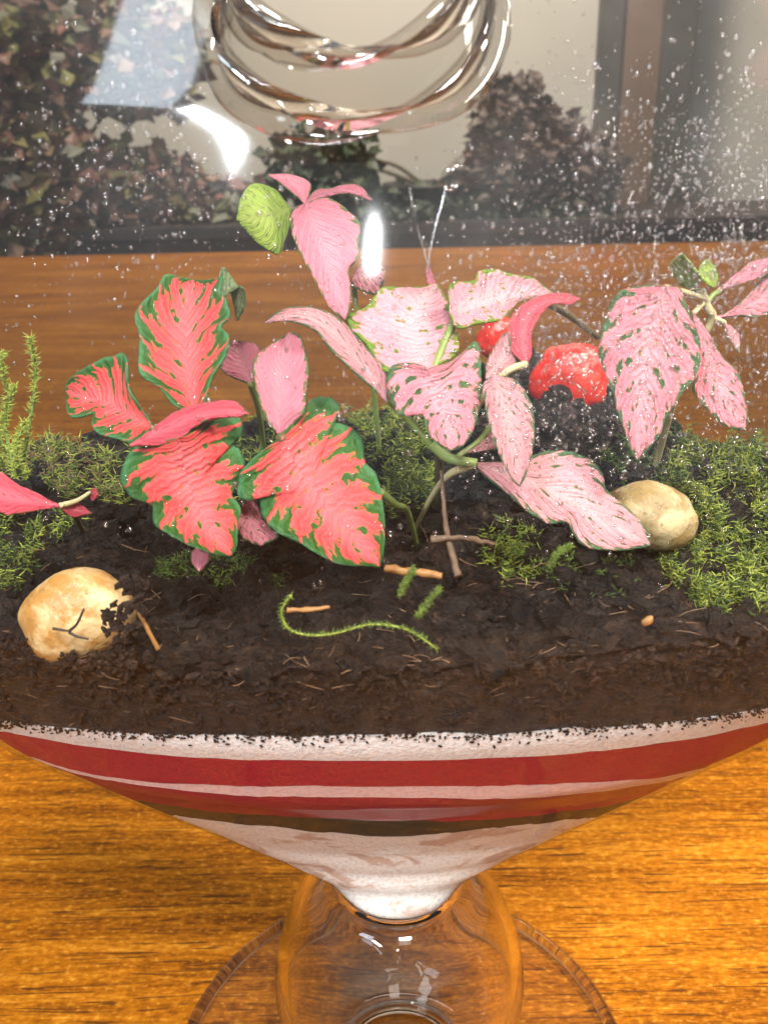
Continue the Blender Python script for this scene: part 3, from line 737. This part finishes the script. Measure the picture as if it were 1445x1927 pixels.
stem(P5, [(1318, 545, -10), (1332, 580, -10), (1338, 606, -9), (1285, 700, -6), ground(1235, 800, 8)], .0011, .0011, 'stem_pale')
stem(P5, [(1252, 540, -22), (1290, 550, -16), (1325, 562, -11)], .0007, .0009, 'stem_pale')
stem(P5, [(1304, 590, -12), (1318, 575, -11), (1328, 565, -10)], .0007, .0008, 'stem_pale')
stem(P5, [(1352, 548, -7), (1340, 556, -9), (1330, 570, -10)], .0007, .0008)
stem(P5, [(1364, 607, -10), (1350, 600, -10), (1340, 598, -9)], .0006, .0007, 'stem_pale')
# small plant at the far left
P6 = tag(root('nerve_plant', 150, 950, -4), 'small nerve plant sprig lying on the moss with one narrow red leaf', 'plant', GP)
leaf(P6, 'rose', (114, 952), (-55, 915), [(76, 959), (35, 966), (0, 963)], [(78, 933), (38, 914), (0, 889), (-35, 880)], -36, -34, cup=2)
leaf(P6, 'rose', (112, 952), (172, 966), [(135, 972)], [(139, 943)], -36, -33, cup=1)
leaf(P6, 'rose', (168, 928), (186, 930), [(174, 942)], [(178, 918)], -32, -31, cup=.5, nu=16, nv=6)
stem(P6, [(112, 952, -36), (145, 942, -34), (170, 926, -32)], .0007, .0005, 'stem_pale')
stem(P6, [(116, 951, -36), (135, 960, -30), ground(150, 950, -4)], .0007, .0008, 'stem_dark')

# ------------------------------------------------------------------ pebbles
def mat_pebble(name, a, b, rough, sss=.15):
    s = NT(name); o = s.obj()
    n = s.noise(o, 120, 4, .6, .5); n2 = s.noise(o, 700, 3)
    c = s.mix(s.smooth(n, .42, .60), c4(*a), c4(*b))
    c = s.mix(s.math('MULTIPLY', s.smooth(n2, .62, .72), .5), c, c4(*[x * .35 for x in a]))
    return s.done(s.pbsdf(c, rough, s.bump(s.math('ADD', n2, n), .6, .0006), .5, **{'Subsurface Weight': sss, 'Subsurface Radius': (.004, .003, .002), 'Subsurface Scale': 1.0}))
M['quartz'] = mat_pebble('yellow_quartz', (.40, .20, .05), (.62, .44, .22), .42, .3)
M['dull_quartz'] = mat_pebble('dull_quartz', (.26, .17, .06), (.44, .34, .18), .5, .1)
M['red_stone'] = mat_pebble('red_stone', (.62, .022, .016), (.78, .06, .04), .25)
def pebble(name, px, py, Y, rx, ry, rz, mat, label, group, rot=0.0, sd=0, amp=.16):
    c = at(px, py, Y / 1000); v, f = ICO[4]; V = []
    R = Matrix.Rotation(rot, 3, 'Y')
    for q in v:
        k = 1 + amp * noise.noise(q * 1.1 + Vector((sd, 0, 0))) + amp * .35 * noise.noise(q * 2.6 + Vector((0, sd, 0)))
        w = R @ Vector((q[0] * rx * k, q[1] * ry * k, q[2] * rz * k)); V.append(w)
    o = mesh_obj(name, V, f, M[mat]); o.location = c
    return tag(o, label, 'pebble', group)
pebble('pebble', 148, 1160, -42, .0098, .0062, .0080, 'quartz', 'large smooth yellow quartz pebble with a forked twig on it', 'yellow quartz pebbles', -.35, 3, .10)
pebble('pebble', 1222, 968, -24, .0080, .0064, .0058, 'dull_quartz', 'half buried yellow pebble beside the pale drooping leaf tip', 'yellow quartz pebbles', .3, 8)
pebble('pebble', 1070, 712, 20, .0084, .0066, .0074, 'red_stone', 'glossy bright red pebble behind the pale pink plant', 'glossy red pebbles', .1, 5, .22)
pebble('pebble', 936, 634, 30, .0046, .0042, .0050, 'red_stone', 'small red pebble peeping out under the striped pink leaf', 'glossy red pebbles', .1, 9)

# ------------------------------------------------------------------ twigs, chips and moss strands
def twig(pts, r0, r1, mat, label, name='twig', cat='twig', group='twigs in the soil'):
    base = empty(name, pts and tuple(at(pts[0][0], pts[0][1], pts[0][2] / 1000))) if False else None
    P = [at(p[0], p[1], p[2] / 1000) for p in pts]
    v, f = tube(P, [r0, r1], 7, 10 * len(P))
    v = [Vector(q) + Vector((noise.noise(Vector(q) * 900) * r0 * .35,) * 3) for q in v]
    return tag(mesh_obj(name, v, f, M[mat]), label, cat, group)
def sh(x, y, k=.972):
    p = shell_hit(x, y, k); return (x, y, p[1] * 1000)
twig([(830, 885, -34), (836, 960, -38), (843, 1010, -42), (862, 1085, -47)], .0003, .0006, 'twig', 'thin upright brown twig standing in the soil under the pale plant')
twig([(725, 1070, -44), (770, 1076, -45), (832, 1084, -46)], .0007, .0006, 'straw', 'tan wood splinter lying beneath the tip of the broad red leaf')
twig([(810, 1016, -43), (870, 1012, -43), (930, 1024, -42)], .0006, .0003, 'twig', 'short grey brown twig lying across the upright twig')
twig([sh(540, 1148), sh(580, 1147), sh(620, 1143)], .0004, .0003, 'straw', 'small tan splinter inside the curl of the green moss strand')
twig([sh(246, 1125), sh(265, 1160), sh(298, 1222)], .0002, .0004, 'straw', 'orange brown root sliver beside the large yellow pebble')
tw = tag(empty('forked_twig', tuple(at(132, 1186, -50))), 'tiny dark forked twig on the face of the yellow pebble', 'twig', 'twigs in the soil')
for a, b, c in (((100, 1183), (118, 1186), (131, 1188)), ((131, 1187), (145, 1174), (158, 1146)), ((129, 1190), (145, 1198), (166, 1203))):
    P = [shell_hit(q[0], q[1], .99) for q in (a, b, c)]
    v, f = tube(P, [.00026, .00018], 6, 16); mesh_obj('branch', v, f, M['twig_dark'], tw)
ch = shell_hit(1218, 1169, .972); v, f = lump(ch, .0009, 2, .3, (1.2, .8, .7))
tag(mesh_obj('bark_chip', v, f, M['straw']), 'single orange bark chip in the dark soil above the white glare', 'bark chip')

M['moss'] = simple('moss_green', (.10, .15, .018), .55, .6, 500, .2)
M['moss2'] = simple('moss_yellow_green', (.27, .31, .04), .55, .55, 500, .2)
M['moss3'] = simple('moss_dark', (.03, .055, .010), .55, .6, 500, .2)
def blade(p, d, L, w, bend):
    """one tiny tapered moss shoot: three-sided, bent"""
    d = Vector(d).normalized(); s = d.orthogonal().normalized(); s = Matrix.Rotation(random.uniform(0, 6.28), 3, d) @ s
    b = d.cross(s); p = Vector(p); V = []
    for t, k in ((0, 1), (.5, .85)):
        c = p + d * L * t + s * bend * L * t * t
        for q in range(3):
            a = q * 2.094; V.append(c + (s * math.cos(a) + b * math.sin(a)) * w * k)
    V.append(p + d * L + s * bend * L)
    F = [(0, 1, 4, 3), (1, 2, 5, 4), (2, 0, 3, 5), (3, 4, 6), (4, 5, 6), (5, 3, 6)]
    return V, F
def moss_patch(label, poly, n, mats, Lr=(.0012, .003), hz=.0, name='moss_clump', w=.00011, up=.7, thr=-.06):
    xs = [p[0] for p in poly]; ys = [p[1] for p in poly]
    parts = []; tries = 0; sd = random.uniform(0, 90)
    while len(parts) < n and tries < n * 5:
        tries += 1
        x, y = random.uniform(min(xs), max(xs)), random.uniform(min(ys), max(ys))
        if not outline_in(poly, x, y): continue
        if noise.noise(Vector((x / 28, y / 28, sd))) < thr: continue
        p = soil_hit(x, y)
        if p is None: continue
        p = p + np.array([0, 0, random.random() ** 1.5 * hz])
        if (p[0] / Az(p[2])) ** 2 + (p[1] / Bz(p[2])) ** 2 > .94:
            p = p * np.array([.985, .985, 1])
        d = (random.gauss(0, .8), random.gauss(-.25, .7), up * random.uniform(-.1, 1))
        parts.append(blade(p, d, random.uniform(*Lr) * .75, w * random.uniform(.7, 1.6), random.uniform(-1.1, 1.1)))
    k = len(mats); o = None
    v, f = merge(parts)
    o = mesh_obj(name, v, f, None)
    for m in mats: o.data.materials.append(M[m])
    mi = []
    for q in range(len(parts)): mi += [random.randrange(k)] * 6
    o.data.polygons.foreach_set('material_index', mi)
    return tag(o, label, 'moss', 'moss patches on the soil', 'stuff')
moss_patch('wide bright moss carpet beside and behind the half buried yellow pebble', [(1180, 1000), (1240, 900), (1300, 820), (1460, 760), (1470, 1150), (1380, 1175), (1290, 1130), (1220, 1060)], 9000, ['moss', 'moss2', 'moss3', 'moss2', 'moss3'], (.0012, .0032), .004)
moss_patch('dark moss under the hanging rose pink leaves', [(1120, 860), (1250, 780), (1440, 740), (1440, 860), (1280, 920), (1180, 930)], 2600, ['moss', 'moss3'], (.001, .0028), .002)
moss_patch('fresh green moss tuft under the long pale leaf', [(900, 1030), (950, 990), (1010, 1020), (1010, 1090), (960, 1110), (915, 1080)], 900, ['moss', 'moss2'], (.0012, .003), .003)
moss_patch('dark green moss between the red leaf and the pale plant', [(580, 720), (640, 640), (740, 720), (820, 820), (820, 960), (730, 990), (690, 840)], 5200, ['moss3', 'moss', 'moss2'], (.001, .003), .004)
moss_patch('shaded moss behind the stems of the red leaves', [(230, 800), (330, 780), (600, 770), (620, 880), (480, 960), (260, 930)], 2600, ['moss', 'moss3', 'moss2'], (.0012, .003), .003)
moss_patch('low moss strip beneath the red leaves', [(300, 1060), (420, 1050), (540, 1075), (530, 1110), (400, 1115), (300, 1095)], 1100, ['moss', 'moss3'], (.001, .0026), .002)
moss_patch('moss bank under the narrow red sprig', [(-20, 960), (120, 975), (170, 1000), (80, 1050), (60, 1110), (-20, 1130)], 1800, ['moss', 'moss2', 'moss3'], (.0012, .003), .003)
moss_patch('straw coloured moss behind the narrow red sprig', [(-20, 800), (90, 830), (220, 870), (240, 960), (120, 940), (40, 900), (-20, 890)], 2200, ['moss2', 'fibre', 'moss'], (.0015, .0035), .004)
moss_patch('scattered moss between the long pale leaf and the glass', [(1010, 1040), (1200, 1045), (1210, 1120), (1090, 1130), (1010, 1100)], 700, ['moss', 'moss3'], (.001, .0024), .001)
# upright moss shoots at the left edge, each a thing
def sprig(px, y0, y1, Y, label):
    a = at(px, y0, Y / 1000); b = at(px + random.uniform(-8, 8), y1, (Y + 3) / 1000)
    e = empty('moss_shoot', tuple(a)); tag(e, label, 'moss', 'upright moss shoots at the edge')
    ben = rng.normal(0, .0022, 3); Q = smooth_path([a, (a + b) / 2 + ben, b + ben * .4], 40)
    v, f = tube(list(Q[::8]) + [Q[-1]], [.0004, .0002], 6, 20); mesh_obj('stem', v, f, M['moss'], e)
    parts = []
    for n in range(260):
        p = Q[random.randrange(40)]
        an = random.uniform(0, 6.28)
        parts.append(blade(p, (math.cos(an), math.sin(an), random.uniform(.1, 1.2)), random.uniform(.0007, .0019), .00014, random.uniform(-.8, .8)))
    v, f = merge(parts); tag(mesh_obj('needles', v, f, M['moss2'], e), kind='stuff')
SPL = 'upright feathery green moss shoot beyond the narrow red sprig'
for px, y0, y1, Y in ((-12, 860, 665, -12), (8, 880, 655, -14), (24, 870, 662, -10), (44, 860, 650, -12), (30, 900, 740, -18), (52, 900, 790, -16), (2, 905, 770, -20)):
    sprig(px, y0, y1, Y, SPL)
# green strand creeping over the soil against the glass
def strand(pix, label):
    P = [shell_hit(x, y, .975) for x, y in pix]
    e = empty('moss_strand', tuple(P[0])); tag(e, label, 'moss', 'creeping moss strands')
    v, f = tube(P, [.00022, .00014], 5, 40); mesh_obj('stem', v, f, M['moss2'], e)
    Q = smooth_path(P, 160); parts = []
    for q in Q:
        for _ in range(2):
            parts.append(blade(q, (random.gauss(0, 1), random.gauss(-.2, .4), random.gauss(.3, 1)), random.uniform(.0005, .0011), .00011, .3))
    v, f = merge(parts); tag(mesh_obj('needles', v, f, M['moss'], e), kind='stuff')
strand([(548, 1120), (530, 1150), (545, 1185), (590, 1196), (640, 1190), (690, 1176), (740, 1178), (780, 1192), (822, 1222)], 'long curling green moss strand creeping over the dark soil')
strand([(752, 1120), (765, 1095), (778, 1070)], 'short leaning moss strand below the tan splinter')
strand([(785, 1160), (805, 1135), (828, 1108)], 'short forked moss strand next to the upright twig')
strand([(1035, 1065), (1050, 1040), (1075, 1028)], 'thin bent moss strand beside the fresh moss tuft')

# ------------------------------------------------------------------ condensation on the inside of the glass
def drop_density(x, y):
    d = .03 * (.4 + 1.6 * (noise.noise(Vector((x / 90, y / 90, 2))) > .05))
    d += .95 * math.exp(-((x - 1400) / 330) ** 2 - ((y - 520) / 260) ** 2)
    d += .45 * math.exp(-((x - 1080) / 170) ** 2 - ((y - 720) / 190) ** 2)
    d += .16 * math.exp(-((x - 280) / 240) ** 2 - ((y - 330) / 230) ** 2)
    d += .10 * math.exp(-((x - 640) / 120) ** 2 - ((y - 760) / 160) ** 2)
    return d * (1 if y < 980 else max(.05, 1 - (y - 980) / 140))
hv, hf = ICO[2]
parts = []; tries = 0
while len(parts) < 7500 and tries < 90000:
    tries += 1
    x, y = random.uniform(-10, 1455), random.uniform(-10, 1120)
    if random.random() > drop_density(x, y): continue
    p = shell_hit(x, y, .997)
    if p is None: continue
    if np.linalg.norm(p - RC) < .019: continue
    r = min(.00040, .00009 * math.exp(abs(random.gauss(0, .62))))
    sx, sz = random.uniform(.85, 1.2), random.uniform(.9, 1.4)
    parts.append(([(p[0] + q[0] * r * sx, p[1] + q[1] * r * .7, p[2] + q[2] * r * sz) for q in hv], hf))
v, f = merge(parts)
dr = mesh_obj('condensation', v, f, M['drop'], vessel); dr['kind'] = 'stuff'
# bead and two thin runs standing in for refraction streaks under the lip
p0 = shell_hit(852, 328, .995); v, f = ICO[3]
mesh_obj('water_or_reflection', [(p0[0] + q[0] * .0016, p0[1] + q[1] * .0005, p0[2] + q[2] * .0017 * (1 - .25 * q[2]) + .0004 * q[0]) for q in v], f, M['drop'], vessel)
for pix in ([(770, 350), (778, 395), (786, 430), (800, 480), (807, 512)], [(840, 345), (832, 380), (818, 430), (808, 480), (807, 515)]):
    P = [shell_hit(x, y, .995) for x, y in pix]; v, f = tube(P, [.00022, .00012], 6, 30); mesh_obj('refraction_run', v, f, M['drop'], vessel)

# ------------------------------------------------------------------ things behind, out of focus
box_obj_cab = empty('dark_sideboard', (0, 2.35, -.75)); tag(box_obj_cab, 'low dark sideboard standing beyond the table edge', 'sideboard')
def px_at(x, y, Y): return at(x, y, Y)
cz = px_at(800, 415, 2.2)[2]
box_obj('body', (0, 2.35, (-.75 + cz - .03) / 2), (3.2, .36, cz - .03 + .75), M['dark_wood'], box_obj_cab)
box_obj('top', (0, 2.35, cz - .014), (3.26, .40, .028), M['dark_wood'], box_obj_cab)
post = empty('wooden_post', tuple(px_at(1205, 430, 2.7) * np.array([1, 1, 0]) + np.array([0, 0, -.75])))
tag(post, 'tall brown wooden post with dark trim on both sides against the wall', 'post')
for nm, xa, xb, mt, dy in (('panel', 1160, 1232, 'brown_wood', 0), ('trim', 1118, 1160, 'grey_paint', -.02), ('trim', 1232, 1292, 'grey_paint', -.02)):
    a = px_at(xa, 200, 2.7 + dy); b = px_at(xb, 200, 2.7 + dy)
    box_obj(nm, ((a[0] + b[0]) / 2, 2.7 + dy, .6), (b[0] - a[0], .05, 2.7), M[mt], post)
def foliage_mat(name, cols):
    s = NT(name); oi = s.n.new('ShaderNodeNewGeometry')
    c = s.ramp(oi.outputs['Random Per Island'], [(i / max(1, len(cols) - 1), q) for i, q in enumerate(cols)])
    return s.done(s.pbsdf(c, .5, None, .4))
def reflection_plant(name, label, blobs, n, size, cols, pot_xy, zbase, pot_r, pot_h):  # added foliage in pots, standing in for dark reflections on the glass
    """blobs: (px, py, depth m, rx px, ry px); leaf-sized faces through each"""
    e = empty(name, (pot_xy[0], pot_xy[1], zbase)); tag(e, label, 'stand-in plant', 'stand-in foliage for dark reflections')
    parts = []; fm = foliage_mat(name + '_leaves', cols)
    tot = sum(b[3] * b[4] for b in blobs)
    stems = []
    for (bx, by, bY, rx, ry) in blobs:
        m = int(n * rx * ry / tot); ctr = at(bx, by, bY); sc = (bY - CAM[1]) / PF
        stems.append(ctr)
        for _ in range(m):
            a = Vector((random.gauss(0, 1), random.gauss(0, 1), random.gauss(0, 1))).normalized() * random.random() ** .4
            p = Vector((ctr[0] + a[0] * rx * sc, ctr[1] + a[1] * min(rx, ry) * sc * .8, ctr[2] + a[2] * ry * sc))
            R = rot_rand(); L = size * random.uniform(.6, 1.4); w = L * random.uniform(.28, .45)
            pts = [(0, 0, 0), (w, L * .45, .1 * L), (0, L * .5, 0), (-w, L * .45, .1 * L), (0, L, -.12 * L)]
            parts.append(([p + R @ Vector(q) for q in pts], [(0, 1, 2), (0, 2, 3), (2, 1, 4), (3, 2, 4)]))
    v, f = merge(parts); cr = mesh_obj('crown', v, f, fm, e, smooth=False); cr['kind'] = 'stuff'
    tp = []
    top = np.array([pot_xy[0], pot_xy[1], zbase + pot_h * .9])
    for s_ in stems: tp.append(tube([top, (top * .5 + s_ * .5) + np.array([.01, .01, .02]), s_], [.006, .003], 6, 12))
    v, f = merge(tp); mesh_obj('stems', v, f, M['stem_dark'], e)
    prf = [(0.0, 0), (pot_r * .72, 0), (pot_r, pot_h), (pot_r * 1.05, pot_h), (pot_r * 1.05, pot_h * .88), (pot_r * .9, pot_h * .86), (0, pot_h * .86)]
    v, f = lathe(prf, 32); mesh_obj('pot', [(q[0] + pot_xy[0], q[1] + pot_xy[1], q[2] + zbase) for q in v], f, M['dark_wood'], e)
    return e
a = at(120, 430, 2.25)
reflection_plant('reflection_foliage', 'bushy foliage with maroon and olive leaves, added for dark reflections, beyond the table behind the moss shoots',
           [(60, 330, 2.2, 150, 120), (260, 370, 2.3, 120, 90), (390, 400, 2.3, 110, 70), (60, 90, 2.25, 170, 110), (270, 110, 2.3, 100, 100), (20, 440, 2.15, 110, 70)], 5200, .045,
           [(.10, .08, .045), (.26, .11, .09), (.19, .11, .07), (.32, .19, .14), (.22, .20, .06), (.12, .12, .05), (.30, .28, .24)], (a[0], 2.3), cz, .09, .12)
b = at(1010, 420, 2.35)
reflection_plant('reflection_foliage', 'brown leaved shrub, a stand-in for a dark reflection, in a pot on the dark sideboard beside the wooden post',
           [(960, 240, 2.3, 75, 85), (1010, 300, 2.3, 110, 80), (1070, 330, 2.3, 90, 80), (930, 350, 2.3, 70, 80)], 3500, .034,
           [(.15, .10, .08), (.21, .14, .115), (.11, .085, .065), (.17, .12, .095)], (b[0], 2.34), cz, .09, .13)
b2 = at(800, 430, 2.3)
reflection_plant('reflection_foliage', 'low dark green plant, a stand-in for dark reflections, on the sideboard behind the tall pink leaf',
           [(780, 420, 2.25, 110, 70), (900, 430, 2.25, 110, 55), (1060, 430, 2.25, 110, 50), (640, 400, 2.3, 90, 80), (560, 310, 2.3, 60, 60), (660, 300, 2.3, 45, 60)], 4000, .032,
           [(.025, .035, .018), (.055, .075, .035), (.035, .05, .02), (.09, .10, .05)], (b2[0], 2.30), cz, .10, .08)
